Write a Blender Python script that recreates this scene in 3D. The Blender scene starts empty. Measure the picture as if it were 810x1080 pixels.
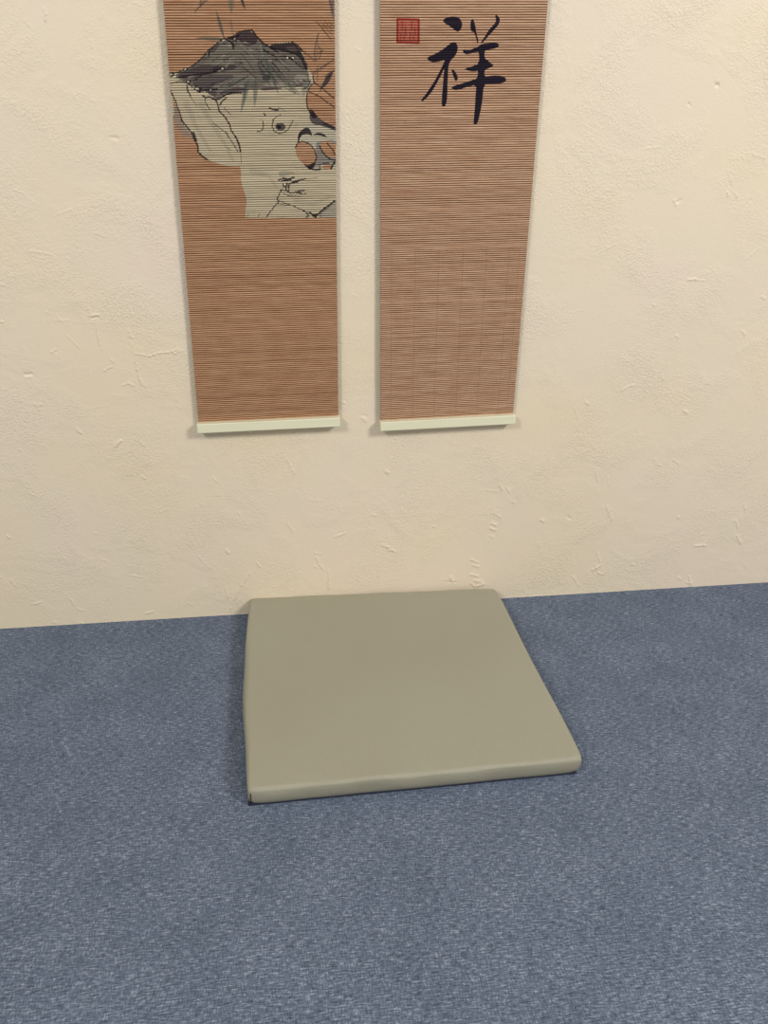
import bpy, math, random
import numpy as np
from mathutils import Matrix, Vector

random.seed(7)
rng = np.random.default_rng(7)
scene = bpy.context.scene
COL = scene.collection

# ------------------------------------------------------------------ camera
S = 0.6                                  # cushion side in metres
F, PITCH, ROLL, YAW = 825.7, 0.4331, 0.0137, 0.1398
H, WALL_Y = 1.7193 * S, 2.7649 * S
EYE = np.array([0.0, 0.0, H])


def cam_axes():
    cy, sy = math.cos(YAW), math.sin(YAW)
    f = np.array([sy * math.cos(PITCH), cy * math.cos(PITCH), -math.sin(PITCH)])
    rt = np.array([cy, -sy, 0.0])
    up = np.cross(rt, f)
    r2 = rt * math.cos(ROLL) + up * math.sin(ROLL)
    return r2, np.cross(r2, f), f


RT, UP, FW = cam_axes()


def to_px(P):
    d = np.asarray(P, float) - EYE
    z = d @ FW
    return np.stack([405 + F * (d @ RT) / z, 540 - F * (d @ UP) / z], -1)


def ray(px, py):
    return FW + RT * (px - 405) / F - UP * (py - 540) / F


def on_y(px, py, y=WALL_Y):
    d = ray(px, py)
    return EYE + d * ((y - EYE[1]) / d[1])


def on_z(px, py, z=0.0):
    d = ray(px, py)
    return EYE + d * ((z - EYE[2]) / d[2])


cam_data = bpy.data.cameras.new('camera')
cam = bpy.data.objects.new('camera', cam_data)
COL.objects.link(cam)
M = Matrix(((RT[0], UP[0], -FW[0], EYE[0]), (RT[1], UP[1], -FW[1], EYE[1]),
            (RT[2], UP[2], -FW[2], EYE[2]), (0, 0, 0, 1)))
cam.matrix_world = M
cam_data.sensor_fit = 'VERTICAL'
cam_data.sensor_height = 36.0
cam_data.lens = 36.0 * F / 1080.0
cam_data.clip_start = 0.02
scene.camera = cam


# ------------------------------------------------------------------ colours
def lin(c):
    c = np.asarray(c, float) / 255.0
    return np.where(c <= 0.04045, c / 12.92, ((c + 0.055) / 1.055) ** 2.4)


def rgba(c):
    return tuple(float(v) for v in lin(c)) + (1.0,)


class Nodes:
    def __init__(self, name, rough=0.6, spec=0.3):
        self.m = bpy.data.materials.new(name)
        self.m.use_nodes = True
        self.t = self.m.node_tree
        self.b = self.t.nodes['Principled BSDF']
        self.b.inputs['Roughness'].default_value = rough
        self.b.inputs['Specular IOR Level'].default_value = spec

    def n(self, kind, **kw):
        nd = self.t.nodes.new(kind)
        for k, v in kw.items():
            setattr(nd, k, v)
        return nd

    def link(self, a, b):
        self.t.links.new(a, b)

    def coords(self, scale, rot=(0, 0, 0)):
        tc = self.n('ShaderNodeTexCoord')
        mp = self.n('ShaderNodeMapping')
        mp.inputs['Scale'].default_value = scale
        mp.inputs['Rotation'].default_value = rot
        self.link(tc.outputs['Object'], mp.inputs['Vector'])
        return mp.outputs['Vector']

    def noise(self, scale, detail=2.0, rough=0.5, vec=None, dist=0.0):
        nd = self.n('ShaderNodeTexNoise')
        nd.inputs['Scale'].default_value = scale
        nd.inputs['Detail'].default_value = detail
        nd.inputs['Roughness'].default_value = rough
        nd.inputs['Distortion'].default_value = dist
        if vec is not None:
            self.link(vec, nd.inputs['Vector'])
        return nd.outputs['Fac']

    def ramp(self, fac, stops):
        nd = self.n('ShaderNodeValToRGB')
        el = nd.color_ramp.elements
        while len(el) > 1:
            el.remove(el[-1])
        for i, (p, c) in enumerate(stops):
            e = el[0] if i == 0 else el.new(p)
            e.position = p
            e.color = c if len(c) == 4 else tuple(c) + (1,)
        self.link(fac, nd.inputs['Fac'])
        return nd.outputs['Color']

    def math(self, op, a, b=None, clamp=False):
        nd = self.n('ShaderNodeMath', operation=op)
        nd.use_clamp = clamp
        for i, v in enumerate((a, b)):
            if v is None:
                continue
            if isinstance(v, (int, float)):
                nd.inputs[i].default_value = v
            else:
                self.link(v, nd.inputs[i])
        return nd.outputs[0]

    def mix(self, fac, a, b, mode='MIX'):
        nd = self.n('ShaderNodeMix', data_type='RGBA', blend_type=mode)
        for sock, v in ((nd.inputs['Factor'], fac), (nd.inputs['A'], a), (nd.inputs['B'], b)):
            if isinstance(v, (int, float)):
                sock.default_value = v
            elif isinstance(v, tuple):
                sock.default_value = v
            else:
                self.link(v, sock)
        return nd.outputs['Result']

    def color(self, c):
        if isinstance(c, tuple):
            self.b.inputs['Base Color'].default_value = c
        else:
            self.link(c, self.b.inputs['Base Color'])

    def bump(self, h, strength, dist):
        nd = self.n('ShaderNodeBump')
        nd.inputs['Strength'].default_value = strength
        nd.inputs['Distance'].default_value = dist
        self.link(h, nd.inputs['Height'])
        self.link(nd.outputs['Normal'], self.b.inputs['Normal'])


def grey(v):
    return (v, v, v, 1.0)


# plaster wall: cream emulsion, patches of orange-peel roller texture
w = Nodes('cream_plaster', 0.5, 0.35)
vec = w.coords((1, 1, 1))
tint = w.noise(2.3, 3.0, 0.55, vec)
w.color(w.ramp(tint, [(0.32, rgba((226, 211, 191))), (0.5, rgba((226, 212, 188))), (0.68, rgba((227, 212, 183)))]))
fine = w.noise(330.0, 1.5, 0.5, vec, 0.5)
mid = w.noise(190.0, 1.0, 0.5, vec, 0.8)
patch = w.ramp(w.noise(6.5, 3.0, 0.6, vec, 0.5), [(0.42, grey(0.14)), (0.70, grey(1.0))])
hgt = w.math('ADD', w.math('MULTIPLY', fine, 0.55), w.math('MULTIPLY', mid, 0.65))
w.bump(w.math('MULTIPLY', hgt, patch), 0.7, 0.0038)
M_WALL = w.m

# floor covering: heathered blue-grey linen-look cloth
f = Nodes('blue_linen_cloth', 0.85, 0.12)
weft = f.noise(1.0, 2.0, 0.6, f.coords((75, 480, 1), (0, 0, 0.03)), 0.25)
warp = f.noise(1.0, 2.0, 0.6, f.coords((520, 110, 1), (0, 0, 0.03)), 0.25)
blot = f.noise(1.0, 3.0, 0.6, f.coords((9, 9, 1)))
hz = f.noise(1.0, 1.0, 0.5, f.coords((300, 300, 1)))
mixed = f.math('ADD', f.math('MULTIPLY', weft, 0.52), f.math('MULTIPLY', warp, 0.34))
mixed = f.math('ADD', mixed, f.math('MULTIPLY', hz, 0.14))
mixed = f.math('ADD', mixed, f.math('MULTIPLY', f.math('SUBTRACT', blot, 0.5), 0.10))
f.color(f.ramp(mixed, [(0.37, rgba((65, 74, 88))), (0.47, rgba((88, 99, 116))),
                       (0.54, rgba((104, 115, 133))), (0.63, rgba((147, 156, 171)))]))
f.bump(mixed, 0.35, 0.0012)
M_FLOOR = f.m

# cushion: grey-taupe grained leatherette
c = Nodes('taupe_leatherette', 0.42, 0.42)
vo = c.n('ShaderNodeTexVoronoi', feature='DISTANCE_TO_EDGE')
vo.inputs['Scale'].default_value = 420.0
c.link(c.coords((1, 1.35, 1), (0, 0, 0.5)), vo.inputs['Vector'])
cn = c.noise(3.0, 3.0, 0.5, c.coords((1, 1, 1)))
c.color(c.ramp(cn, [(0.3, rgba((157, 153, 133))), (0.7, rgba((161, 158, 139)))]))
c.bump(c.math('ADD', c.ramp(vo.outputs['Distance'], [(0.0, grey(0)), (0.25, grey(1))]),
              c.math('MULTIPLY', c.noise(60.0, 2.0, 0.5, c.coords((1, 1, 1))), 1.2)), 0.5, 0.0007)
M_PAD = c.m
c = Nodes('dark_lining', 0.8, 0.2)
c.color(rgba((38, 40, 58)))
M_LINING = c.m
c = Nodes('seam_thread', 0.7, 0.2)
c.color(rgba((52, 44, 30)))
M_SEAM = c.m

# rails and cords of the hanging scrolls
r = Nodes('pale_green_cream_rail', 0.3, 0.5)
rv = r.coords((6, 40, 220))
r.color(r.ramp(r.noise(1.0, 3.0, 0.6, rv), [(0.3, rgba((220, 217, 186))), (0.7, rgba((231, 228, 199)))]))
M_RAIL = r.m


def slat_material(name, dark, base, light, attr=False):
    s = Nodes(name, 0.6, 0.08 if attr else 0.25)
    streak = s.noise(1.0, 3.0, 0.65, s.coords((14, 1, 560)))
    grain = s.noise(1.0, 2.0, 0.6, s.coords((70, 1, 1500)))
    val = s.math('ADD', s.math('MULTIPLY', streak, 0.72), s.math('MULTIPLY', grain, 0.28))
    if attr:
        a = s.n('ShaderNodeAttribute', attribute_name='ink')
        k = s.ramp(val, [(0.36, grey(0.80)), (0.5, grey(1.0)), (0.64, grey(1.12))])
        s.color(s.mix(1.0, a.outputs['Color'], k, 'MULTIPLY'))
    else:
        s.color(s.ramp(val, [(0.36, rgba(dark)), (0.5, rgba(base)), (0.64, rgba(light))]))
    return s.m


M_SLAT_A = slat_material('tan_bamboo', (160, 117, 85), (180, 137, 103), (198, 158, 122))
M_SLAT_B = slat_material('rosy_bamboo', (169, 128, 99), (190, 152, 121), (210, 175, 145))
M_GAP_SHADE = Nodes('brown_gap_shade', 0.9, 0.1)
M_GAP_SHADE.color(rgba((98, 63, 42)))  # shade of the gaps between slats, put into the groove colour
M_GAP_SHADE = M_GAP_SHADE.m
M_WARP = Nodes('faded_warp_yarn', 0.9, 0.1)
M_WARP.color(rgba((158, 115, 88)))
M_WARP = M_WARP.m
M_INK = slat_material('printed_bamboo', None, None, None, attr=True)


# ------------------------------------------------------------------ mesh helpers
def new_obj(name, verts, faces, mats, parent=None, smooth=False, fm=None):
    me = bpy.data.meshes.new(name)
    verts = np.asarray(verts, np.float32)
    if isinstance(faces, np.ndarray):
        n = len(faces)
        me.vertices.add(len(verts))
        me.vertices.foreach_set('co', verts.ravel())
        me.loops.add(n * 4)
        me.loops.foreach_set('vertex_index', faces.astype(np.int32).ravel())
        me.polygons.add(n)
        me.polygons.foreach_set('loop_start', np.arange(0, n * 4, 4, dtype=np.int32))
        me.update(calc_edges=True)
    else:
        me.from_pydata([tuple(map(float, v)) for v in verts], [], faces)
        me.update()
    for m in (mats if isinstance(mats, (list, tuple)) else [mats]):
        me.materials.append(m)
    if fm is not None:
        me.polygons.foreach_set('material_index', np.asarray(fm, np.int32))
    me.polygons.foreach_set('use_smooth', np.full(len(me.polygons), bool(smooth)))
    ob = bpy.data.objects.new(name, me)
    COL.objects.link(ob)
    if parent is not None:
        ob.parent = parent
    return ob


def grid_faces(nr, nc):
    i = np.arange(nr - 1)[:, None] * nc + np.arange(nc - 1)[None, :]
    return np.stack([i, i + 1, i + nc + 1, i + nc], -1).reshape(-1, 4)


def thing(name, label, cat, loc, group=None):
    o = bpy.data.objects.new(name, None)
    o.empty_display_size = 0.05
    COL.objects.link(o)
    o.location = loc
    o['label'] = label
    o['category'] = cat
    if group:
        o['group'] = group
    return o


def bevel_box(lo, hi, r=0.002, seg=3):
    """rounded box: returns verts, faces (local coordinates)"""
    import bmesh
    bm = bmesh.new()
    bmesh.ops.create_cube(bm, size=1.0)
    lo, hi = np.asarray(lo, float), np.asarray(hi, float)
    for v in bm.verts:
        v.co = Vector(lo + (np.array(v.co) + 0.5) * (hi - lo))
    bmesh.ops.bevel(bm, geom=list(bm.edges), offset=r, segments=seg, profile=0.5, affect='EDGES')
    bm.verts.index_update()
    vs = [tuple(v.co) for v in bm.verts]
    fs = [[v.index for v in q.verts] for q in bm.faces]
    bm.free()
    return vs, fs


# ------------------------------------------------------------------ wall with its dents, chips and cracks
# marks traced as strokes: x1, y1, x2, y2, radius (photo pixels), height in mm (+ raised, - dent)
MARKS = [
    (48, 14, 48, 22, 1.2, .9), (46, 9, 47, 11, 1, .6), (117, 145, 124, 145.5, 1.5, -1.2), (120, 148, 121, 151, 1, .5), (13, 109, 15, 108, 1, .7),
    (27, 22, 30, 27, 1.3, .4), (95, 42, 97, 50, 1.2, .4), (140, 2, 150, 6, 1, .4), (96, 106, 100, 107, 1, .5),
    (31, 265, 41, 266, .9, .5), (42, 266, 54, 269, .9, .5), (93, 325, 95, 330, .9, .6), (95, 333, 104, 332, 1.2, .9), (97, 336, 102, 334, 1, -.8),
    (101, 342, 103, 352, .8, .5), (103, 353, 106, 364, .9, .6), (107, 366, 108, 373, .8, .4), (71, 354, 84, 367, .8, .4), (58, 338, 72, 338, .9, .4),
    (60, 334, 70, 343, .8, .4), (49, 329, 52, 331, .9, .5), (48, 316, 50, 322, .8, .3), (51, 335, 51, 340, .8, .3), (78, 340, 126, 340, .6, .25),
    (55, 372, 59, 369, 1.3, .8), (58, 372, 60, 370, 1, -.6), (27, 395, 33, 395, 1.8, -1.3), (27, 398, 33, 397.5, 1, .7),
    (136, 350, 139, 353, 1, .6), (136, 354, 140, 356, 1.2, .8), (142, 373, 158, 375.5, .8, .7), (158, 375.5, 168, 372, .9, .8), (168, 372, 182, 371, 1, .8),
    (182, 370, 188, 368, 1.2, .7), (184, 373, 191, 370, 1, .8), (143, 377, 145, 390, .7, .6), (145, 390, 149, 406, .9, .8), (138, 360, 142, 372, .6, .3),
    (110, 391, 117, 387, 1, .7), (117, 379, 120, 382, 1, .6), (113, 390, 119, 389, .8, -.4), (130, 406, 136, 404, .9, .6), (136, 404, 141, 407, 1, .6),
    (148, 400, 152, 407, 1, .6), (36, 426, 40, 428, 1.2, .6), (41, 426, 43, 427, 1, .7), (40, 431, 41, 433, 1, .4), (82, 453, 85, 457, 1.4, 1.1),
    (84, 457, 85, 459, .9, -.7), (121, 470, 127, 465, 1.3, 1.1), (121, 472, 124, 470, 1, .6), (149, 467, 152, 470, 1.3, .8), (0, 339, 3, 340, 1, .8),
    (0, 300, 4, 301, 1, .6), (114, 426, 115, 438, .6, .2), (88, 432, 112, 428, .6, .25), (120, 417, 132, 418, .8, .3), (21, 474, 22, 475, 1.2, .8),
    (8, 565, 10, 567, 1.2, .9), (12, 612, 17, 618, 1.1, .7), (0, 608, 2, 610, 1, .7), (36, 637, 43, 635, 1, .7), (75, 632, 78, 638, 1.1, .8),
    (82, 642, 88, 644, 1.1, .6), (154, 647, 161, 645, 1, .8), (140, 607, 150, 609, .8, .5), (239, 580, 241, 583, 1.3, 1.1), (85, 656, 87, 658, 1.1, .8),
    (57, 656, 60, 657, 1.1, .7), (271, 593, 274, 598, .9, .8), (264, 604, 255, 617, .8, .8), (255, 617, 246, 633, .8, .8), (245, 635, 242, 645, .8, .7),
    (238, 619, 240, 630, .9, .6), (198, 636, 203, 638, .8, .4), (210, 588, 222, 600, .7, .35), (100, 562, 103, 563, .9, .5),
    (302, 484, 306, 490, 1.1, .8), (306, 491, 310, 499, 1, .7), (304, 552, 309, 560, 1.3, .6), (407, 497, 409, 499, 1.4, 1.2), (353, 566, 364, 562, .9, .8),
    (357, 563, 360, 561, .9, -.6), (404, 575, 409, 577, 1.2, 1.1), (411, 580, 416, 581, 1.3, 1.2), (409, 577, 413, 578, 1, .6), (332, 583, 338, 584, .9, .6),
    (333, 587, 336, 592, 1, .8), (336, 594, 341, 600, 1, .8), (331, 597, 334, 598, .9, .5), (346.5, 601, 347, 621, .9, .9), (465, 611, 474, 611.5, .7, .5),
    (475, 609, 478, 613, 2.0, 1.0), (473, 614, 481, 614, .9, -.7), (497, 590, 503, 593, 1.1, .9), (499, 596, 505, 598, 1.2, .9), (497, 606, 504, 608, 1.2, 1.0),
    (500, 612, 508, 614, 1.4, 1.0), (503, 618, 510, 616, 1.3, 1.0), (497, 615, 501, 619, 1, .8), (520, 541, 528, 545, 1, .7), (521, 538, 524, 541, 1, .5),
    (519, 552, 524, 554, 1.3, 1.1), (517, 557, 522, 559, 1.3, 1.1), (518, 565, 520, 567, 1.1, .8), (527, 511, 530, 517, 1, 1.0), (535, 515, 537, 519, .9, .9),
    (513, 517, 525, 518, .7, .3), (394, 543, 396, 544, 1.2, .8), (540, 529, 542, 530, 1, .7), (326, 527, 336, 528, .7, .35), (457, 555, 459, 556, 1, .7),
    (640, 534, 643, 545, 1, .7), (644, 538, 645, 548, .9, .6), (630, 583, 633, 592, .9, .7), (625, 601, 632, 597, 1.2, .9), (631, 604, 635, 606, 1.1, .9),
    (628, 596, 629, 600, .9, .6), (733, 575.5, 744, 575, 1.1, 1.2), (741, 574, 745, 571, .9, .7), (739, 564, 742, 562, .9, .6), (776, 549, 778, 556, 1.1, .8),
    (777, 565, 781, 573, 1.2, .9), (774, 567, 776, 570, .9, .6), (785, 532, 786, 537, 1, .7), (727, 608, 728, 617, 1.1, .9), (723, 614, 730, 615, .9, .6),
    (715, 609, 718, 611, 1, .7), (604, 608, 611, 618, .8, .6), (571, 548, 573, 550, 1.4, 1.1), (599, 545, 601, 547, 1.2, -1.0), (568, 572, 569, 579, .7, .5),
    (715, 545, 716, 546, 1.1, .9), (666, 595, 668, 596, 1.1, .8), (628, 497, 631, 508, .9, .6), (641, 503, 642, 510, .9, .6), (693, 490, 697, 491, .9, .5),
    (755.5, 89, 757, 90, 1.4, -1.6), (726, 109, 728, 111, .9, -.8), (711, 211, 713, 216, 1.1, .8), (714, 213, 718, 211, 1, -.8), (769, 192, 770, 197, .8, -.6),
    (767, 203, 768, 207, .9, .8), (776, 204, 777, 208, .9, .7), (783, 222, 791, 211, .8, -.6), (725, 295, 733, 294.5, 1, .9), (733, 295, 744, 296, .7, .5),
    (786, 274, 800, 262, .7, .4), (680, 157, 697, 155, .7, .4), (793, 162, 808, 167, .7, .5), (618, 424, 620, 426, 1.3, .9), (721, 433, 724, 435, 1.4, 1.1),
    (655, 412, 662, 408, .9, .7), (664, 407, 669, 406, .9, .6), (783, 349, 786, 353, 1.2, .7), (713, 354, 715, 356, 1.2, .8), (689, 321, 690, 322, 1.3, .8),
    (699, 399, 700, 400, 1.2, .8), (615, 478, 620, 474, 1, .6), (710, 485, 716, 489, 1, .5), (606, 430, 609, 441, .7, .4), (804, 313, 806, 315, 1.2, .7),
    (382, 441, 386, 444, 1.6, .8), (382, 438, 387, 439, .9, -.6), (360, 424, 363, 425, 1.1, .8), (375, 50, 380, 54, .8, .5), (372, 410, 380, 411, .7, .3),
    (371, 310, 376, 313, .8, .4), (384, 200, 387, 204, .9, .5), (366, 150, 371, 152, .8, .4), (640, 262, 650, 258, .7, .4), (600, 330, 615, 327, .7, .3),
    (15, 200, 24, 204, .8, .4), (60, 226, 75, 221, .8, .4), (100, 246, 112, 250, .7, .4), (30, 520, 38, 523, .7, .4), (170, 540, 178, 536, .8, .5),
    (150, 503, 153, 505, 1.1, .7), (225, 505, 229, 508, 1, .6), (250, 540, 254, 543, 1, .6), (110, 590, 114, 593, .9, .5),
]


def axis(lo, hi, step, outer_lo, outer_hi):
    core = np.arange(lo, hi + step * .5, step)
    a = np.linspace(outer_lo, lo, 7)[:-1]
    b = np.linspace(hi, outer_hi, 7)[1:]
    return np.concatenate([a, core, b])


def build_wall():
    a, b = on_y(0, 663), on_y(810, 614)
    tl, tr = on_y(0, 0), on_y(810, 0)
    xs = axis(min(a[0], tl[0]) - .02, max(b[0], tr[0]) + .02, 0.0015, -2.6, 3.4)
    zs = axis(0.0, max(tl[2], tr[2]) + .02, 0.0015, -0.10, 2.7)
    X, Z = np.meshgrid(xs, zs)
    D = np.zeros_like(X)
    warp_x = rng.normal(0, 1, X.shape)
    for (x1, y1, x2, y2, rad, hmm) in MARKS:
        A, B = on_y(x1, y1), on_y(x2, y2)
        scale = np.linalg.norm(on_y(x1 + 1, y1) - A)
        R = rad * scale * 1.1
        lox, hix = min(A[0], B[0]) - 3 * R, max(A[0], B[0]) + 3 * R
        loz, hiz = min(A[2], B[2]) - 3 * R, max(A[2], B[2]) + 3 * R
        i0, i1 = np.searchsorted(xs, [lox, hix])
        j0, j1 = np.searchsorted(zs, [loz, hiz])
        x, z = X[j0:j1, i0:i1], Z[j0:j1, i0:i1]
        bx, bz = B[0] - A[0], B[2] - A[2]
        t = np.clip(((x - A[0]) * bx + (z - A[2]) * bz) / (bx * bx + bz * bz + 1e-12), 0, 1)
        d = np.hypot(x - A[0] - bx * t, z - A[2] - bz * t) / R
        wn = warp_x[j0:j1, i0:i1]
        wn = (wn + np.roll(wn, 1, 0) + np.roll(wn, 1, 1) + np.roll(wn, (1, 1), (0, 1))) / 2
        d = d + .32 * wn
        jit = 1 + .35 * np.roll(wn, 1, 1)
        D[j0:j1, i0:i1] += np.exp(-d * d * 1.3) * hmm * 0.0017 * jit
    # slow trowel waviness of the plaster
    D += .0011 * np.sin(X * 7.1 + 1.3 * np.sin(Z * 5.0)) * np.sin(Z * 6.3 + .7 + np.sin(X * 3.7))
    Y = WALL_Y - D
    nr, nc = X.shape
    V = np.stack([X, Y, Z], -1).reshape(-1, 3)
    Fc = grid_faces(nr, nc)
    # back of the wall, a plain slab edge behind the plaster
    o = new_obj('wall_back', V, Fc, M_WALL, smooth=True)
    o['kind'] = 'structure'
    return o


build_wall()


def build_floor():
    xs = np.concatenate([np.linspace(-2.6, -1.2, 6), np.linspace(-1.1, 1.7, 120), np.linspace(1.8, 3.4, 7)])
    ys = np.concatenate([np.linspace(-1.6, -.2, 6), np.linspace(-.1, WALL_Y - .0005, 90)])
    X, Y = np.meshgrid(xs, ys)
    Z = np.zeros_like(X)
    o = new_obj('floor', np.stack([X, Y, Z], -1).reshape(-1, 3), grid_faces(*X.shape), M_FLOOR, smooth=True)
    o['kind'] = 'structure'


build_floor()

# ------------------------------------------------------------------ floor cushion
PAD_T = 0.0430


def build_cushion():
    tl, tr, br, bl = [on_z(*p, PAD_T) for p in ((262, 630), (522.5, 619.5), (616, 800), (260, 834))]
    ctr = (tl + tr + br + bl) / 4
    yaw = math.atan2(tr[1] - tl[1] + br[1] - bl[1], tr[0] - tl[0] + br[0] - bl[0])
    root = thing('floor_cushion', 'thin square grey-taupe leatherette cushion lying on the blue floor against the wall', 'cushion',
                 (ctr[0], ctr[1], 0))
    root.rotation_euler = (0, 0, yaw)
    ca, sa = math.cos(-yaw), math.sin(-yaw)
    loc = []
    for p in (tl, tr, br, bl):
        d = p - ctr
        loc.append(np.array([ca * d[0] - sa * d[1], sa * d[0] + ca * d[1]]))
    TL, TR, BR, BL = loc

    def plan(u, v):                       # u 0..1 left->right, v 0..1 front->back
        return (BL * (1 - u) * (1 - v) + BR * u * (1 - v) + TR * u * v + TL * (1 - u) * v)

    def tuck(u, v, z):                    # the cover is pulled in under the front and right sides
        k = max(0, 1 - z / .030) ** 1.2
        return np.array([-.006 * k * max(0, 1 - (1 - u) / .05), .006 * k * max(0, 1 - v / .05)])

    NU = 96
    # contour parameter runs round the pad; rows go bottom centre -> side -> top centre
    side = []
    for e in range(4):
        for k in range(NU):
            t = k / NU
            side.append(((t, 0), (1, t), (1 - t, 1), (0, 1 - t))[e])
    side = np.array(side)
    ncon = len(side)
    W = 0.6
    prof = []                              # (inset in m, z, bulge weight)
    R = 0.0075
    prof += [(0.020, 0.0, 0), (0.008, 0.0006, 0), (0.0035, 0.003, .2), (0.0012, 0.008, .6), (0.0, 0.015, 1), (0.0, 0.022, 1), (0.0002, 0.028, .8)]
    for k in range(1, 9):
        a = k / 8 * math.pi / 2
        prof.append((R - R * math.cos(a), PAD_T - R + R * math.sin(a), .7 * (1 - k / 8)))
    for ins in (0.014, .022, 0.035, .055, .08, .12, .17, .22, .26, .285):
        prof.append((ins, PAD_T + .0012 * min(1, ins / .12), 0))
    verts = []
    for (ins, z, bw) in prof:
        for (u, v) in side:
            s = 1 - 2 * ins / W
            # rounded plan corners
            x, y = (u - .5) * 2, (v - .5) * 2
            m = max(abs(x), abs(y))
            n = min(abs(x), abs(y)) / m
            q = n ** 26
            k = 1 - .012 * q
            uu, vv = .5 + x * s * k / 2, .5 + y * s * k / 2
            p = plan(uu, vv)
            # loose cover: sides wander in and out
            wob = 0
            if u == 0:
                wob = bw * (.0105 * math.sin(math.pi * min(1, max(0, (1 - v - .08) / .86))) + .0009 * math.sin(v * 17 + 1))
                p = p + np.array([-wob, 0])
            elif u == 1:
                p = p + np.array([bw * (.0022 * math.sin(v * 9) + .0015), 0])
            p = p + tuck(u, v, z)
            if v == 0:
                p = p + np.array([0, -bw * (.0011 * math.sin(u * 13 + .5) + .0008 * math.sin(u * 31))])
            zz = z
            if 0.01 < z < PAD_T - .002 and v == 0:
                zz += .0010 * math.sin(u * 38 + z * 300) * bw
            if z > PAD_T - .002 and ins < .03:
                zz += .0009 * math.sin(u * 21 + v * 15) * (1 - ins / .03)
            verts.append((p[0], p[1], max(zz, 0.0)))
    npf = len(prof)
    faces = []
    for j in range(npf - 1):
        for i in range(ncon):
            a, b = j * ncon + i, j * ncon + (i + 1) % ncon
            faces.append((a, b, b + ncon, a + ncon))
    cpt = len(verts)
    pc = plan(.5, .5)
    verts.append((pc[0], pc[1], PAD_T + .0012))
    for i in range(ncon):
        faces.append(((npf - 1) * ncon + i, (npf - 1) * ncon + (i + 1) % ncon, cpt))
    new_obj('cover', verts, faces, M_PAD, root, smooth=True)
    # dark underside lining that peeks out below the cover
    vs, fs = [], []
    for (ins, z) in ((.0045, .0001), (.0020, .0012), (.0012, .0032), (.005, .0046)):
        for (u, v) in side:
            s = 1 - 2 * ins / W
            p = plan(.5 + (u - .5) * s, .5 + (v - .5) * s)
            if u == 0:
                p = p + np.array([-.001, 0])
            p = p + tuck(u, v, z) * .96
            vs.append((p[0], p[1], z))
    for j in range(3):
        for i in range(ncon):
            a, b = j * ncon + i, j * ncon + (i + 1) % ncon
            fs.append((a, b, b + ncon, a + ncon))
    fs.append(tuple(range(ncon - 1, -1, -1)))
    new_obj('underside_lining', vs, fs, M_LINING, root, smooth=True)
    # stitched corner seams (the near left one gapes a little)
    for (u, v, wd) in ((0, 0, .0013),):
        sx, sy = (u - .5) * 2, (v - .5) * 2
        vs, fs = [], []
        N = 14
        for k in range(N + 1):
            t = k / N
            z = .004 + t * (PAD_T - .0085)
            ins = -.0014 + (.0045 * max(0, (t - .76) / .24) ** 2) + .003 * max(0, (.2 - t) / .2)
            s = 1 - 2 * ins / W
            p = plan(.5 + sx * s * .988 / 2, .5 + sy * s * .988 / 2)
            p = p + tuck(u, v, z) + np.array([.0035, .0003])
            hw = wd * (.35 + .65 * math.sin(math.pi * min(1, t + .15) * .85 + .2))
            for q in range(6):
                an = q / 6 * 2 * math.pi
                vs.append((p[0] + hw * math.cos(an), p[1] + hw * math.sin(an), z))
        for k in range(N):
            for q in range(6):
                a, b = k * 6 + q, k * 6 + (q + 1) % 6
                fs.append((a, b, b + 6, a + 6))
        fs.append(tuple(range(5, -1, -1)))
        fs.append(tuple(range(N * 6, N * 6 + 6)))
        new_obj('corner_seam', vs, fs, M_SEAM, root, smooth=True)


build_cushion()

# ------------------------------------------------------------------ printing on the slats
def inside(P, poly):
    x, y = P[:, 0], P[:, 1]
    poly = np.asarray(poly, float)
    r_ = np.zeros(len(P), bool)
    j = len(poly) - 1
    for i in range(len(poly)):
        xi, yi = poly[i]
        xj, yj = poly[j]
        if yi != yj:
            r_ ^= ((yi > y) != (yj > y)) & (x < (xj - xi) * (y - yi) / (yj - yi) + xi)
        j = i
    return r_


def smooth_poly(p, it=2):
    p = np.asarray(p, float)
    for _ in range(it):
        n = np.roll(p, -1, 0)
        p = np.stack([p * .75 + n * .25, p * .25 + n * .75], 1).reshape(-1, 2)
    return p


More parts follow.
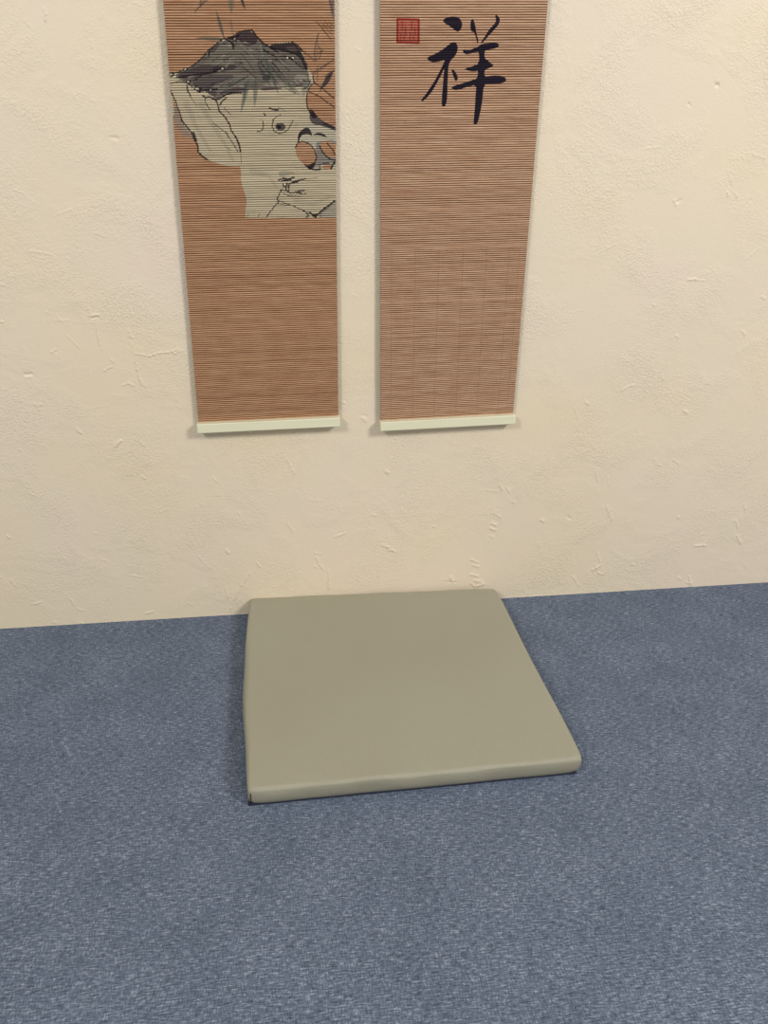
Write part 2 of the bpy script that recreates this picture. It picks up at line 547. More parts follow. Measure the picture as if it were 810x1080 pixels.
class Print:
    def __init__(self, P):
        self.P = P
        self.c = np.zeros((len(P), 3))
        self.a = np.zeros(len(P))

    def over(self, idx, col, al):
        col = lin(col)
        al = np.broadcast_to(al, idx.shape) if not np.isscalar(al) else np.full(idx.shape, al)
        a0 = self.a[idx]
        out = al + a0 * (1 - al)
        k = np.where(out > 1e-6, al / np.maximum(out, 1e-6), 0)[:, None]
        self.c[idx] = self.c[idx] * (1 - k) + col * k
        self.a[idx] = out

    def box(self, pts, pad):
        pts = np.asarray(pts, float)
        lo, hi = pts.min(0) - pad, pts.max(0) + pad
        return np.nonzero(((self.P >= lo) & (self.P <= hi)).all(1))[0]

    def fill(self, poly, col, al=1.0, smooth=1, rag=0.0):
        p = smooth_poly(poly, smooth) if smooth else np.asarray(poly, float)
        idx = self.box(p, 1)
        Q = self.P[idx]
        if rag:
            Q = Q + rag * np.stack([np.sin(Q[:, 1] * 2.9 + Q[:, 0] * .7), np.sin(Q[:, 0] * 2.3 + Q[:, 1] * 1.1)], -1)
        self.over(idx[inside(Q, p)], col, al)

    def erase(self, poly):
        p = smooth_poly(poly, 1)
        idx = self.box(p, 1)
        k = idx[inside(self.P[idx], p)]
        self.a[k] = 0

    def line(self, pts, w, col=(40, 34, 40), al=.92, w2=None, wig=.25):
        w = w * 1.25
        pts = np.asarray(pts, float)
        if w2 is None:
            w2 = w
        idx = self.box(pts, max(w, w2) + 1.5)
        Q = self.P[idx]
        Q = Q + wig * np.stack([np.sin(Q[:, 1] * 1.7), np.sin(Q[:, 0] * 1.9)], -1)
        best = np.full(len(idx), -1e9)
        seg = np.diff(pts, axis=0)
        L = np.hypot(*seg.T)
        tot = L.sum() + 1e-9
        acc = 0
        for k in range(len(seg)):
            t = np.clip(((Q - pts[k]) @ seg[k]) / (L[k] ** 2 + 1e-9), 0, 1)
            d = np.hypot(*(Q - pts[k] - t[:, None] * seg[k]).T)
            s = (acc + t * L[k]) / tot
            best = np.maximum(best, (w + (w2 - w) * s) / 2 - d)
            acc += L[k]
        cov = np.clip(best / .5 + .5, 0, 1) * al
        k = cov > .02
        self.over(idx[k], col, cov[k])

    def leaf(self, a, b, w, col=(84, 94, 90), al=.6, bend=0.0):
        a, b = np.asarray(a, float), np.asarray(b, float)
        d = b - a
        n = np.array([-d[1], d[0]]) / (np.hypot(*d) + 1e-9)
        l_, r_ = [], []
        for k in range(13):
            t = k / 12
            m = a + d * t + n * bend * math.sin(math.pi * t)
            hw = w / 2 * (math.sin(math.pi * min(1, t * 1.25 + .02)) ** .8 if t < .4 else max(0, 1 - ((t - .4) / .6) ** 1.6))
            l_.append(m + n * hw)
            r_.append(m - n * hw)
        self.fill(l_ + r_[::-1], col, al, 0)
        self.line([a, (a + b) / 2 + n * bend, b], .45, (50, 54, 54), al * .8, .25)


def paint_rock(P):
    pr = Print(P)
    K = (26, 20, 28)
    # bamboo leaves and twigs behind
    pr.leaf((236, 39), (228, 11), 3.4, al=.75)
    pr.leaf((238, 41.5), (206, 40), 4.0, (104, 106, 94), .75)
    pr.line([(206, 12), (217, -1)], .9, (70, 78, 80), .8)
    pr.line([(209, 9), (221, -2)], .7, (70, 78, 80), .8)
    pr.line([(211, 4), (213, -2)], 1.2, (70, 78, 80), .7)
    pr.leaf((243.5, -8), (244, 14), 6.2, (104, 112, 102), .6)
    pr.leaf((243, 20), (245.5, 37), 2.6, (120, 122, 108), .5)
    pr.leaf((253, -6), (258.5, 10), 3.0, (62, 64, 70), .85)
    pr.fill([(346, -6), (352.5, -6), (352.5, 22), (350.5, 18), (348, 8)], (96, 94, 100), .6)
    pr.line([(347, -4), (351, 14)], .8, (70, 72, 84), .7)
    for q in ([(334, 23), (342, 33), (350, 43)], [(340, 28), (352, 29)], [(343, 23), (351, 33)], [(347, 23.5), (352, 28)], [(337, 26), (346, 37)],
              [(341, 26), (350, 36)]):
        pr.line(q, .55, (70, 54, 44), .7)
    pr.line([(336, 35), (333, 46), (331.5, 58), (333, 63), (331, 63.5)], .9, (80, 80, 80), .8)
    pr.line([(334.5, 38), (335.5, 50), (334, 60)], .6, (80, 80, 80), .7)
    pr.line([(336, 49), (339, 54), (337, 61), (333, 64)], .8, (80, 80, 80), .75)
    pr.line([(337, 56), (341, 52)], .8, (70, 70, 70), .7)
    pr.line([(352, 63), (344, 68), (336, 73), (326, 80)], .9, (72, 72, 74), .8)
    pr.line([(347, 66.5), (338, 74), (330, 79)], .7, (80, 80, 80), .7)
    pr.line([(320, 54), (330, 62.5)], .8, (72, 66, 66), .8)
    pr.line([(335, 70), (334.5, 86)], .6, (72, 66, 60), .7)
    pr.leaf((339.5, 93), (352, 74), 5.0, (52, 57, 62), .92)
    pr.leaf((343, 83), (350, 75), 4.2, (40, 42, 50), .6)
    pr.leaf((340, 88), (337.5, 98), 2.6, (92, 92, 92), .6)
    pr.line([(330, 86), (341, 94), (352.5, 104)], 1.0, (56, 46, 42), .9)
    pr.line([(326, 97), (336, 101), (344, 107), (352.5, 113)], .9, (56, 46, 42), .9)
    # rock body
    body = [(178.5, 78), (184, 76.8), (192, 74), (200, 71.5), (209, 65), (216, 58.5), (222, 51), (226, 46), (232, 43), (238, 41), (246, 38), (250, 34.5),
            (256, 33), (266, 32), (270, 38), (276, 44), (284, 49), (288, 46.5), (295, 45), (308, 44), (314, 48), (318.5, 54), (322, 63), (325, 72), (327, 76),
            (330, 80), (331, 86), (329, 92), (325, 95), (323, 103), (323.5, 110), (325, 116), (329, 115.5), (333, 122), (340, 128), (346, 131), (365, 141),
            (366, 180), (366, 229.2), (366, 229.3), (310, 229.7), (259.2, 230.1), (259, 230.2), (258.8, 229), (258.8, 222), (260.2, 212), (258, 203), (254.2, 193), (254, 175), (249, 176), (240, 175), (228, 172), (220, 169),
            (213, 164), (209, 160), (208.5, 153), (205, 146), (200, 140), (193, 131), (190.5, 122), (186, 112), (180, 97), (178.5, 88)]
    pr.fill(body, (193, 180, 152), .97, 1)
    pr.fill([(181, 112), (185, 112), (190, 121), (193, 131), (200, 140), (205, 147), (198, 144), (191, 142), (186, 132), (182, 124)], (150, 136, 122), .8)
    pr.fill([(180, 95), (183, 108), (184, 120), (182, 124)], (196, 188, 160), .9)
    # grey washes
    pr.fill([(184, 78), (200, 72), (216, 59), (226, 48), (238, 42), (255, 34), (266, 33), (276, 45), (286, 50), (312, 55), (322, 70), (327, 80), (324, 92), (312, 91),
             (296, 93), (284, 95), (266, 94), (253, 98), (240, 100), (229, 105), (222, 100), (212, 94), (200, 90), (188, 83)], (106, 98, 91), .9)
    pr.fill([(214, 63), (226, 49), (240, 46), (254, 52), (268, 56), (274, 66), (262, 73), (246, 68), (232, 68), (218, 72)], (128, 121, 108), .7, 2)
    pr.fill([(238, 78), (262, 78), (262, 92), (244, 95), (228, 100), (222, 94), (228, 86)], (122, 118, 108), .6, 2)
    pr.fill([(186, 79), (200, 73), (214, 68), (234, 70), (246, 68), (252, 71), (240, 75), (222, 78), (206, 83), (194, 84)], (70, 58, 64), .75)
    pr.fill([(200, 88), (214, 80), (234, 78), (250, 80), (236, 86), (222, 92), (230, 98), (226, 103), (214, 95)], (74, 63, 68), .65)
    pr.fill([(230, 100), (240, 98), (255, 96), (262, 93), (250, 92), (236, 95)], (66, 55, 60), .65)
    pr.fill([(240, 40.5), (250, 35), (256, 33), (266, 33), (272, 41), (270, 47), (262, 49), (253, 45), (245, 43)], (64, 50, 54), .88)
    pr.fill([(222, 52), (234, 44), (230, 50), (224, 58), (219, 59)], (76, 66, 68), .75)
    pr.fill([(282, 50), (288, 46), (296, 45.5), (308, 44.5), (314, 49), (319, 57), (326, 73), (322, 75), (318, 64), (313, 58), (302, 55), (292, 53)], (38, 32, 40), .95, 1, .4)
    pr.fill([(300, 50), (310, 48), (315, 55), (306, 54)], (92, 82, 80), .8)
    pr.fill([(278, 50), (290, 54), (304, 58), (318, 66), (322, 76), (300, 76), (286, 66)], (128, 120, 110), .6, 2)
    pr.fill([(274, 93), (290, 92), (300, 94), (286, 95), (276, 96)], (66, 54, 60), .7)
    pr.fill([(318, 88), (328, 82), (329, 90), (324, 94), (321, 102), (318, 100)], (134, 130, 118), .7)
    pr.fill([(310, 78), (326, 80), (321, 86), (312, 90)], (160, 154, 136), .6)
    pr.fill([(276, 80), (284, 78), (286, 84), (278, 86)], (52, 44, 50), .8)
    pr.fill([(276, 88), (300, 86), (312, 88), (300, 92), (280, 91)], (170, 164, 142), .5)
    # broken dry-brush texture over the washes
    prng = np.random.default_rng(5)
    top = smooth_poly([(186, 80), (200, 74), (216, 61), (228, 50), (240, 44), (256, 36), (266, 36), (275, 47), (290, 56), (310, 60), (320, 72), (324, 82), (310, 89), (284, 91), (262, 92),
                       (245, 95), (229, 102), (214, 92), (198, 86)], 1)
    for _ in range(230):
        x, y = prng.uniform(184, 326), prng.uniform(34, 104)
        if not inside(np.array([[x, y]]), top)[0]:
            continue
        sl = -.45 if x < 245 else (.2 if x < 285 else .75)
        sl += prng.normal(0, .22)
        ln = prng.uniform(3, 11)
        tone = [(48, 36, 44), (72, 62, 64), (160, 152, 134), (82, 90, 80)][prng.choice(4, p=[.42, .22, .22, .14])]
        pr.line([(x, y), (x + ln / 2, y + sl * ln / 2 + prng.normal(0, .5)), (x + ln, y + sl * ln)], prng.uniform(.6, 1.9), tone, prng.uniform(.45, .85), .2)
    for _ in range(70):
        x, y = prng.uniform(262, 352), prng.uniform(124, 182)
        if x < 308 and y > 142:
            continue
        pr.line([(x, y), (x + prng.uniform(1, 4), y + prng.normal(0, .6))], .5, (110, 100, 92), .4)
    # soft pale shading of the lower stone
    for q in ([(212, 110), (222, 128), (236, 150), (246, 170)], [(196, 108), (206, 132), (222, 160)], [(262, 104), (290, 103), (318, 98)], [(266, 180), (284, 186), (292, 198)], [(312, 212), (330, 215), (348, 208)]):
        pr.line(q, 5, (150, 142, 122), .35, 2.5)
    # outlines
    for q, wd in [([(184, 77), (190, 75.5), (200, 71.5), (209, 65), (216, 58), (221, 51.5)], 1.0), ([(220, 59), (221, 53), (226, 48), (234, 42)], 1.3),
                  ([(236, 40), (243, 44), (246, 46), (246, 52)], 1.4), ([(240, 40), (252, 38), (250, 35)], 1.6), ([(252, 34), (258, 32.5), (266, 32), (271, 39), (278, 46), (285, 50), (293, 55)], 1.5),
                  ([(278, 52), (284, 57), (292, 60), (300, 59), (305, 61), (312, 66), (320, 72)], 1.0), ([(301, 60), (304, 62), (306, 60)], .9), ([(308, 44.5), (314, 48.5), (319, 54)], 1.6),
                  ([(178, 78), (182, 76.5), (184, 79), (180, 81)], 1.0), ([(179, 88), (190, 86), (198, 88), (203, 92)], .9), ([(186, 82), (204, 79), (222, 77), (232, 73)], 1.2), ([(196, 87), (206, 84), (212, 80)], 1.0),
                  ([(178.5, 88), (180, 96), (185, 106), (188, 115), (191, 123), (192, 128)], 1.0), ([(191, 126), (198, 135), (202, 140), (205, 147), (208.5, 153), (209, 160), (213, 164.5), (219, 168.5)], 1.3),
                  ([(204, 140), (207, 148)], 1.6), ([(197, 90), (198, 96), (201, 101)], 1.2), ([(207, 90), (205, 94), (210, 97), (213, 93)], 1.0), ([(211, 93), (210, 97), (217, 95), (229, 94)], 1.4),
                  ([(214, 101), (217, 103), (221, 102), (227, 105.5)], 1.4), ([(217, 102), (216, 107), (219, 112), (222, 116)], .7), ([(227, 104), (230, 111), (231, 117), (237, 123), (242, 131), (244, 138), (249, 145)], 1.2),
                  ([(227, 105), (232, 104), (238, 100), (244, 98), (255, 98)], 1.3), ([(232, 111), (234, 107), (239, 103)], 1.2), ([(236, 113), (239, 117), (244, 121)], .5), ([(249, 145), (252, 152), (253.8, 160)], 1.5),
                  ([(238, 140), (245, 150), (251, 160)], .7), ([(240, 156), (244, 158)], .5), ([(225, 130), (233, 136), (241, 142)], .5), ([(200, 101), (208, 112)], .35), ([(254, 162), (254.5, 172)], .4),
                  ([(330, 80), (331, 87), (327, 92), (324, 97), (323.2, 105), (324, 113), (327, 119)], 1.0), ([(319, 84), (323, 86), (327, 85), (325, 91), (320, 94)], .8), ([(311, 92), (313, 90.5), (318, 91)], .8),
                  ([(284, 114), (288, 115.5), (293, 116)], 1.3), ([(290, 117), (296, 114.5)], .6), ([(278.5, 120), (279.5, 121.5)], 1.4), ([(277, 127), (278, 133), (276, 138), (271, 139)], .8),
                  ([(288, 126), (287, 133), (289, 138.5), (295, 141), (301, 139), (305, 135), (309, 127)], .8), ([(287, 131), (290, 124), (296, 121)], .6), ([(293, 113), (301, 117)], .3)]:
        pr.line(q, wd, K)
    for (x, y) in ((195, 73.3), (247.5, 41), (234.5, 72.5), (198.5, 86.5), (222, 95), (180.5, 78.6), (303, 61), (309, 61)):
        pr.line([(x - .2, y), (x + .2, y)], 3.0, K, .95)
        pr.line([(x - .1, y), (x + .1, y)], 1.5, (222, 214, 194), 1.0)
    # dark eye of the rock
    pr.fill([(290, 133), (292, 130), (297, 129.5), (301, 132), (301, 136), (297, 138), (292, 137)], (66, 58, 64), .9)
    pr.fill([(291.5, 133), (294, 131.5), (297, 133), (296, 136), (293, 136)], (28, 24, 30), .9)
    # pierced hollows
    pr.fill([(326, 121), (330, 116), (334, 122), (341, 128), (347, 131), (362, 137), (362, 142), (346, 136), (338, 132), (330, 131), (327, 127)], (66, 56, 64), .88)
    pr.fill([(325.5, 116), (329, 115), (332, 119), (335, 124), (330, 125), (327, 121)], (34, 28, 36), .9)
    pr.fill([(338, 128), (346, 130.5), (353, 134.5), (353, 137), (344, 133)], (44, 38, 46), .8)
    pr.fill([(326, 130), (334, 132), (344, 134), (364, 142), (364, 178), (340, 180), (326, 178), (314, 168), (311.5, 156), (314, 150), (315, 142), (319, 136)], (186, 178, 156), .9)
    pr.fill([(314, 150), (315, 142), (319, 136), (325, 134), (329, 140), (329, 144), (325, 141), (319, 142), (316, 146)], (40, 34, 42), .95)
    pr.fill([(329, 143), (334, 140), (341, 140.5), (346, 146), (342, 144), (336, 142.5)], (34, 28, 36), .95)
    pr.fill([(334, 148), (362, 150), (362, 172), (342, 172), (334, 176), (331, 174), (334, 166), (333, 157)], (132, 124, 118), .85)
    pr.fill([(338, 150), (344, 148), (353, 147), (353, 156), (350, 150), (344, 151)], (150, 140, 126), .8)
    pr.erase([(311.5, 157), (314, 151), (320, 149), (327, 153), (332, 160), (333.8, 166), (331, 173), (326, 177), (319, 172), (313, 166)])
    pr.erase([(336.5, 152), (342, 148.5), (349, 149), (362, 158), (362, 168), (346, 165.5), (341, 161), (338, 156)])
    pr.erase([(339, 175.5), (344, 173.5), (350.5, 173.5), (348, 178.5), (342, 179.5)])
    for q, wd in [([(311.5, 156), (314, 150.5), (320, 149), (327, 152), (332, 158.5), (334, 166), (331.5, 173), (327, 177)], 1.0), ([(315, 150), (315, 144), (317, 139)], 1.4),
                  ([(337, 154), (340, 160), (344, 165), (349, 168), (353, 169)], 1.1), ([(345, 151), (351, 158), (353, 163)], .9), ([(322, 174), (327, 178), (333, 179), (338, 178.5)], 1.6),
                  ([(349, 178), (351, 174), (353, 171)], 1.6), ([(337, 177), (337.5, 174), (341, 172.5), (347, 172)], .9)]:
        pr.line(q, wd, K)
    pr.fill([(323, 175.5), (331, 171), (333, 174), (329, 179), (325, 178)], (38, 32, 40), .92)
    # lower ledge
    pr.fill([(293, 181), (302, 180), (314, 183), (304, 184.5), (295, 187), (294, 184)], (146, 140, 124), .7, 2)
    for q, wd in [([(294, 190), (299, 188), (304, 189), (310, 187)], 1.3), ([(297, 191), (303, 190), (307, 189.5)], 1.4), ([(299, 187.5), (301, 191)], .9), ([(304, 197), (305, 194), (311, 191), (318, 189.5), (323, 188.5)], 1.1),
                  ([(308, 193), (314, 191.5)], 1.6), ([(325, 189), (335, 187)], .35), ([(298, 194), (299, 197), (302, 196)], .9), ([(303, 193), (301.5, 198), (302, 201)], 1.2), ([(305, 196), (304, 203)], 1.0),
                  ([(296, 200), (302, 201), (306, 203.5), (312, 203), (318, 204)], 1.0), ([(311, 202.5), (316, 201.5), (322, 200.5)], .9), ([(315, 202), (318, 205), (323, 204)], .7), ([(298, 203), (304, 206.5), (318, 207)], .6),
                  ([(297, 200), (294, 206), (292, 210), (294, 212.5), (290, 217), (286, 222), (281, 229)], .9), ([(294, 211.5), (300, 214), (310, 217.5), (322, 223)], .7), ([(293, 215), (305, 216.5)], .5),
                  ([(320, 222), (324, 225), (325.5, 228), (323, 229)], 1.0), ([(326, 224), (331, 227), (335, 226), (342, 220), (348, 216), (353, 212)], 1.4), ([(330, 227.5), (333, 229)], 1.6), ([(338, 225), (338, 229)], .9),
                  ([(340, 224), (349, 217)], .8), ([(261, 229), (262, 225)], .4), ([(272, 229), (274, 225)], .4)]:
        pr.line(q, wd, K)
    pr.fill([(334, 228), (341, 221), (364, 204), (364, 229.3), (336, 229.4)], (152, 144, 132), .6)
    pr.line([(333, 228), (341, 221), (353, 212)], 1.2, K, .8)
    # leaves across the rock face
    G = (86, 92, 84)
    pr.leaf((262, 80), (238, 94), 3.4, G, .6)
    pr.leaf((266, 78), (247, 66), 2.6, G, .55)
    pr.leaf((262, 84), (254, 119), 5.4, (90, 98, 88), .62)
    pr.leaf((259, 86), (257, 108), 3.4, (76, 82, 78), .55)
    pr.leaf((270, 80), (268.5, 113), 5.2, (88, 96, 88), .6)
    pr.leaf((272, 68), (286, 92), 4.6, (72, 78, 76), .65)
    pr.leaf((276, 50), (279, 72), 3.4, (108, 116, 106), .6)
    pr.leaf((280, 62), (294, 100), 4.4, (82, 90, 84), .6)
    pr.leaf((284, 68), (318, 101), 4.0, (98, 102, 92), .55)
    pr.leaf((288, 78), (302, 86), 2.6, G, .5)
    pr.leaf((300, 92), (316, 101), 2.0, (90, 90, 84), .5)
    for q in ([(268, 60), (281, 73), (288, 82)], [(252, 66), (264, 77), (270, 82)], [(272, 62), (284, 78)], [(286, 70), (302, 90), (312, 98)], [(240, 92), (262, 80)], [(254, 56), (268, 74)]):
        pr.line(q, .7, (56, 58, 56), .75)
    pr.line([(250, 43), (262, 56), (274, 66)], .5, (168, 164, 150), .6)
    pr.line([(275, 48), (277, 60)], 1.1, (156, 160, 146), .5)
    return pr


def z3(pts):
    return [(390 + x / 3.857, y / 3.857) for x, y in pts]


STROKES = [
    [(297, 80), (318, 69), (345, 66), (366, 74), (377, 93), (373, 117), (358, 131), (343, 121), (322, 104), (303, 94)],
    [(228, 236), (262, 221), (300, 200), (325, 178), (343, 169), (357, 181), (357, 208), (346, 229), (330, 244), (321, 262), (318, 300), (316, 350), (314, 415), (303, 437), (292, 430),
     (293, 400), (297, 350), (301, 300), (303, 275), (292, 303), (265, 352), (243, 386), (216, 413), (208, 409), (224, 388), (240, 366), (262, 332), (285, 290), (303, 252), (306, 243), (280, 251), (250, 254)],
    [(330, 281), (343, 285), (351, 298), (359, 315), (356, 329), (347, 330), (339, 306)],
    [(411, 83), (419, 75), (427, 92), (432, 126), (443, 175), (437, 178), (427, 131), (411, 127), (409, 105)],
    [(509, 57), (522, 65), (531, 82), (523, 102), (497, 131), (471, 159), (456, 178), (450, 175), (470, 145), (490, 114), (508, 97), (515, 84)],
    [(377, 206), (389, 200), (397, 207), (440, 191), (455, 178), (490, 175), (516, 173), (528, 184), (516, 196), (482, 202), (466, 206), (468, 240), (479, 244), (491, 257), (507, 264), (490, 276),
     (467, 283), (466, 313), (490, 308), (522, 307), (546, 311), (558, 326), (541, 339), (490, 341), (463, 343), (458, 410), (450, 452), (438, 504), (424, 508), (422, 498), (427, 440), (431, 380), (433, 345),
     (395, 354), (356, 367), (339, 365), (330, 354), (360, 344), (420, 325), (437, 320), (441, 287), (425, 291), (400, 288), (383, 281), (420, 268), (444, 260), (445, 209), (425, 214), (400, 221), (384, 219)],
]


def paint_character(P):
    pr = Print(P)
    for s in STROKES:
        pr.fill(z3(s), (15, 19, 40), .98, 1, .12)
    return pr


def paint_seal(P):
    pr = Print(P)
    x0, x1, y0, y1 = 419.3, 441.6, 20.2, 45.2
    RD = (150, 30, 30)
    pr.fill([(x0, y0), (x1, y0 + .5), (x1 - .2, y1), (x0 - .2, y1 - .6)], (190, 92, 76), .6, 0)
    pr.line([(x0, y0), (x1, y0 + .5), (x1 - .2, y1), (x0 - .2, y1 - .6), (x0, y0)], 1.7, RD, .95, wig=.12)
    # seal-script strokes: two columns of worn bars
    for cx, wd in ((425.6, 7.6), (435.6, 8.0)):
        for k, y in enumerate((23.4, 26.1, 28.9, 31.6, 34.4, 37.1, 39.8, 42.4)):
            off = (.4, -.5, .2, 0, -.3, .5, 0, -.2)[k]
            pr.line([(cx - wd / 2 + off, y), (cx + wd / 2 + off * .4, y + .25)], 1.15, RD, .78, wig=.15)
        pr.line([(cx - 1.4, 23), (cx - 1.4, 31.5)], .9, RD, .7)
        pr.line([(cx + 2.0, 29), (cx + 2.0, 37)], .9, RD, .7)
        pr.line([(cx - 3.4, 34.5), (cx - 3.4, 43)], .9, RD, .7)
        pr.line([(cx + .6, 37), (cx + .6, 42.5)], .9, RD, .7)
    return pr


# ------------------------------------------------------------------ hanging scrolls
OFF = 0.0115                                # slats hang this far in front of the plaster
PITCHZ = 0.0040
Z_TOP = 1.78


def slat_profile(k, seed):
    """depth towards the room over one slat, as (fraction of pitch, depth m)"""
    a = .0014 + .0004 * seed[0]
    return ((0.00, 0.0), (0.28, 0.0), (0.33, a * .78), (0.52, a), (0.76, a * .92), (0.95, a * .62), (0.98, 0.0))


def build_scroll(name, label, corners, slat_mat, base_cols, prints, warps=()):
    yf = WALL_Y - OFF
    tl, tr, bl, br = [on_y(*p, yf) for p in corners]
    # straight side edges fitted through the visible corners, carried up to the top rail
    def xl(z):
        return bl[0] + (tl[0] - bl[0]) * (z - bl[2]) / (tl[2] - bl[2])

    def xr(z):
        return br[0] + (tr[0] - br[0]) * (z - br[2]) / (tr[2] - br[2])
    zb = (bl[2] + br[2]) / 2
    tilt_b = (br[2] - bl[2]) / (br[0] - bl[0])
    tilt_t = (tr[2] - tl[2]) / (tr[0] - tl[0])
    zt_vis = (tl[2] + tr[2]) / 2

    def tilt(z):
        return tilt_b + (tilt_t - tilt_b) * np.clip((z - zb) / (zt_vis - zb), 0, 1)
    xc0 = (bl[0] + br[0]) / 2
    root = thing(name, label, 'wall scroll', (xc0, WALL_Y, zb), 'bamboo scrolls hung on the wall')
    org = np.array([xc0, WALL_Y, zb])
    n = int((Z_TOP - zb) / PITCHZ)
    srng = np.random.default_rng(len(label))
    pts_z, pts_d, rowmat = [], [], []
    for k in range(n):
        sd = srng.normal(0, 1, 3)
        jit = .10 * sd[1]
        for (t, d) in slat_profile(k, sd):
            pts_z.append(zb + (k + t + (jit if .1 < t < .95 else 0) * .35) * PITCHZ)
            pts_d.append(d)
    pts_z, pts_d = np.array(pts_z), np.array(pts_d)
    is_gap = pts_d <= 0

    def surf(zrow, drow, us, lift=0.0):
        """rows x columns of world points on the slat surface"""
        xcen = (xl(zrow) + xr(zrow)) / 2
        X = xl(zrow)[:, None] * (1 - us)[None] + xr(zrow)[:, None] * us[None]
        Z = zrow[:, None] + tilt(zrow)[:, None] * (X - xcen[:, None])
        Y = np.broadcast_to((yf - drow - lift)[:, None], X.shape)
        return np.stack([X, Y, Z], -1)

    us = np.linspace(0, 1, 25)
    V = surf(pts_z, pts_d, us)
    nr, nc = V.shape[:2]
    Fr = grid_faces(nr, nc)
    rowm = np.repeat((is_gap[:-1] & is_gap[1:]) | (pts_d[1:] <= 0), nc - 1).astype(int)
    # back sheet and side edges so the panel has thickness
    zb_rows = np.array([pts_z[0], pts_z[-1]])
    Bk = surf(zb_rows, np.array([-.0012, -.0012]), us)
    base = nr * nc
    vs = np.concatenate([V.reshape(-1, 3), Bk.reshape(-1, 3)])
    bf = grid_faces(2, nc)[:, ::-1] + base
    allf = np.concatenate([Fr, bf])
    fm = np.concatenate([rowm, np.ones(len(bf), int)])
    new_obj('slat_panel', vs - org, allf, [slat_mat, M_GAP_SHADE], root, fm=fm, smooth=False)

    # printed pictures
    for (pname, box, painter, step) in prints:
        (px0, py0, px1, py1) = box
        z_hi, z_lo = on_y((px0 + px1) / 2, py0 - 8, yf)[2], on_y((px0 + px1) / 2, py1 + 4, yf)[2]
        sel = np.nonzero((pts_z > z_lo) & (pts_z < z_hi))[0]
        # refine rows
        zz, dd = [], []
        for a, b in zip(sel[:-1], sel[1:]):
            gap = pts_z[b] - pts_z[a]
            m = max(1, int(math.ceil(gap / step)))
            for q in range(m):
                zz.append(pts_z[a] + gap * q / m)
                dd.append(pts_d[a] + (pts_d[b] - pts_d[a]) * q / m)
        zz, dd = np.array(zz), np.array(dd)
        mz = zz[len(zz) // 2]
        wdt = xr(mz) - xl(mz)
        ua = max(0.0, (on_y(px0, (py0 + py1) / 2, yf)[0] - .02 - xl(mz)) / wdt)
        ub = min(1.0, (on_y(px1, (py0 + py1) / 2, yf)[0] + .02 - xl(mz)) / wdt)
        uu = np.linspace(ua, ub, int((ub - ua) * wdt / step))
        G = surf(zz, dd, uu, .00018)
        Pflat = surf(zz, np.full(len(zz), .001), uu)
        P = to_px(Pflat.reshape(-1, 3))
        pr = painter(P)
        bw = np.array(base_cols, float)
        colr = lin(bw)[None] * (1 - pr.a[:, None]) + pr.c * pr.a[:, None]
        gr = np.repeat(dd <= 0, len(uu))
        # gap shade put into the print too: its colour is darkened between slats
        colr = np.where(gr[:, None], colr * .34 + lin((98, 63, 42)) * .12, colr)
        fcs = grid_faces(len(zz), len(uu))
        keep = (pr.a[fcs] > .10).any(1)
        fcs = fcs[keep]
        used, inv = np.unique(fcs, return_inverse=True)
        ob = new_obj(pname, G.reshape(-1, 3)[used] - org, inv.reshape(-1, 4), M_INK, root, smooth=False)
        at = ob.data.color_attributes.new('ink', 'FLOAT_COLOR', 'POINT')
        buf = np.ones((len(used), 4), np.float32)
        buf[:, :3] = colr[used]
        at.data.foreach_set('color', buf.ravel())

    # yarn warps that tie the slats together show as faint vertical lines
    for uw in warps:
        uu = np.array([uw - .0013, uw + .0013])
        sel = (pts_z < zb + .36)
        T = surf(pts_z[sel], np.where(is_gap[sel], .0006, pts_d[sel]), uu, .00012)
        new_obj('warp_yarn', T.reshape(-1, 3) - org, grid_faces(T.shape[0], 2), M_WARP, root)

    # bottom rail: a flat pale batten clamped over the last slats
    wid = math.hypot(br[0] - bl[0], br[2] - bl[2])
    ang = math.atan(tilt_b)
    hw = wid / 2 + .0028
    for (rname, zc, an, hw_, mz) in (('bottom_rail', zb, ang, hw, -1), ('top_rail', pts_z[-1], math.atan(tilt_t), (xr(Z_TOP) - xl(Z_TOP)) / 2 + .0028, 1)):
        lo, hi = ((-hw_, -.0165, -.0190), (hw_, .0085, .0015)) if mz < 0 else ((-hw_, -.0165, -.0015), (hw_, .0085, .0190))
        vs, fs = bevel_box(lo, hi, .0016, 3)
        vs = np.array(vs)
        xcz = xc0 if mz < 0 else (xl(Z_TOP) + xr(Z_TOP)) / 2
        ca, sa = math.cos(an), math.sin(an)
        out = np.stack([xcz + vs[:, 0] * ca - vs[:, 2] * sa, yf + .0005 + vs[:, 1], zc + vs[:, 0] * sa + vs[:, 2] * ca], -1)
        new_obj(rname, out - org, fs, M_RAIL, root, smooth=False)
    return root


build_scroll('hanging_scroll', 'tan bamboo-slat scroll with ink painting of rock and bamboo leaves, hung on cream wall',
             ((172, 0), (352.8, 0), (209.3, 446), (356.8, 439)), M_SLAT_A, (177, 133, 99),
             [('ink_painting', (172, -6, 356, 231), paint_rock, .00062)])
build_scroll('hanging_scroll', 'rosy bamboo-slat scroll with one black brushed character and red seal, hung on cream wall',
             ((401, 0), (578, 0), (401.5, 444), (541, 436.5)), M_SLAT_B, (187, 147, 117),
             [('calligraphy_character', (442, 12, 536, 134), paint_character, .00045),
              ('red_seal', (417, 18, 444, 47), paint_seal, .00040)], (.075, .235, .395, .56, .72, .88, .95))

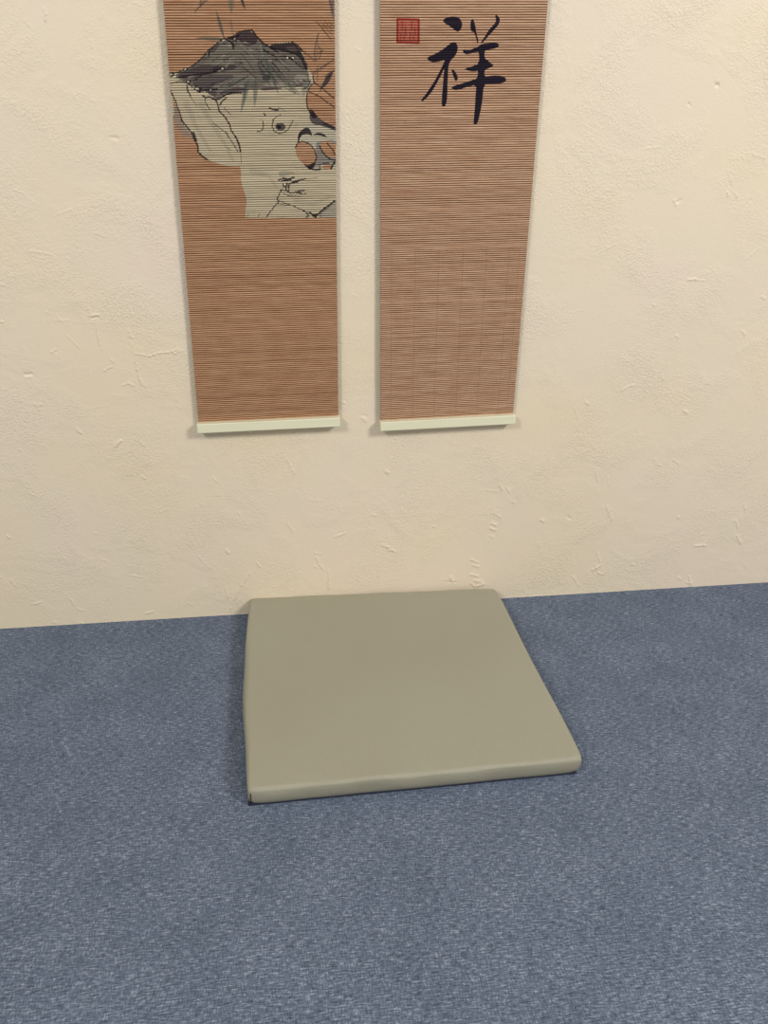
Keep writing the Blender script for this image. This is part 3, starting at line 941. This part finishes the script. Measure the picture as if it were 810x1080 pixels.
# ------------------------------------------------------------------ light
def area(name, loc, aim, size, power, col):
    d = bpy.data.lights.new(name, 'AREA')
    d.shape = 'RECTANGLE'
    d.size, d.size_y = size
    d.energy = power
    d.color = col
    o = bpy.data.objects.new(name, d)
    COL.objects.link(o)
    o.location = loc
    v = Vector(aim) - Vector(loc)
    o.rotation_euler = v.to_track_quat('-Z', 'Y').to_euler()
    return o


area('ceiling_lamp', (2.85, -1.45, 2.95), (0.6, 1.2, 0.3), (0.85, 0.85), 113, (1.0, 0.975, 0.94))
area('ceiling_lamp', (-2.1, -1.45, 2.95), (0.0, 1.2, 0.3), (0.85, 0.85), 62, (1.0, 0.975, 0.94))
wd = bpy.data.worlds.new('room_ambient')
scene.world = wd
wd.use_nodes = True
wd.node_tree.nodes['Background'].inputs[0].default_value = (1.0, 0.975, 0.94, 1)
wd.node_tree.nodes['Background'].inputs[1].default_value = 0.47

vs_ = scene.view_settings
vs_.view_transform = 'Standard'
vs_.look = 'None'
vs_.gamma = 1.0
vs_.exposure = 0.0
vs_.use_curve_mapping = False
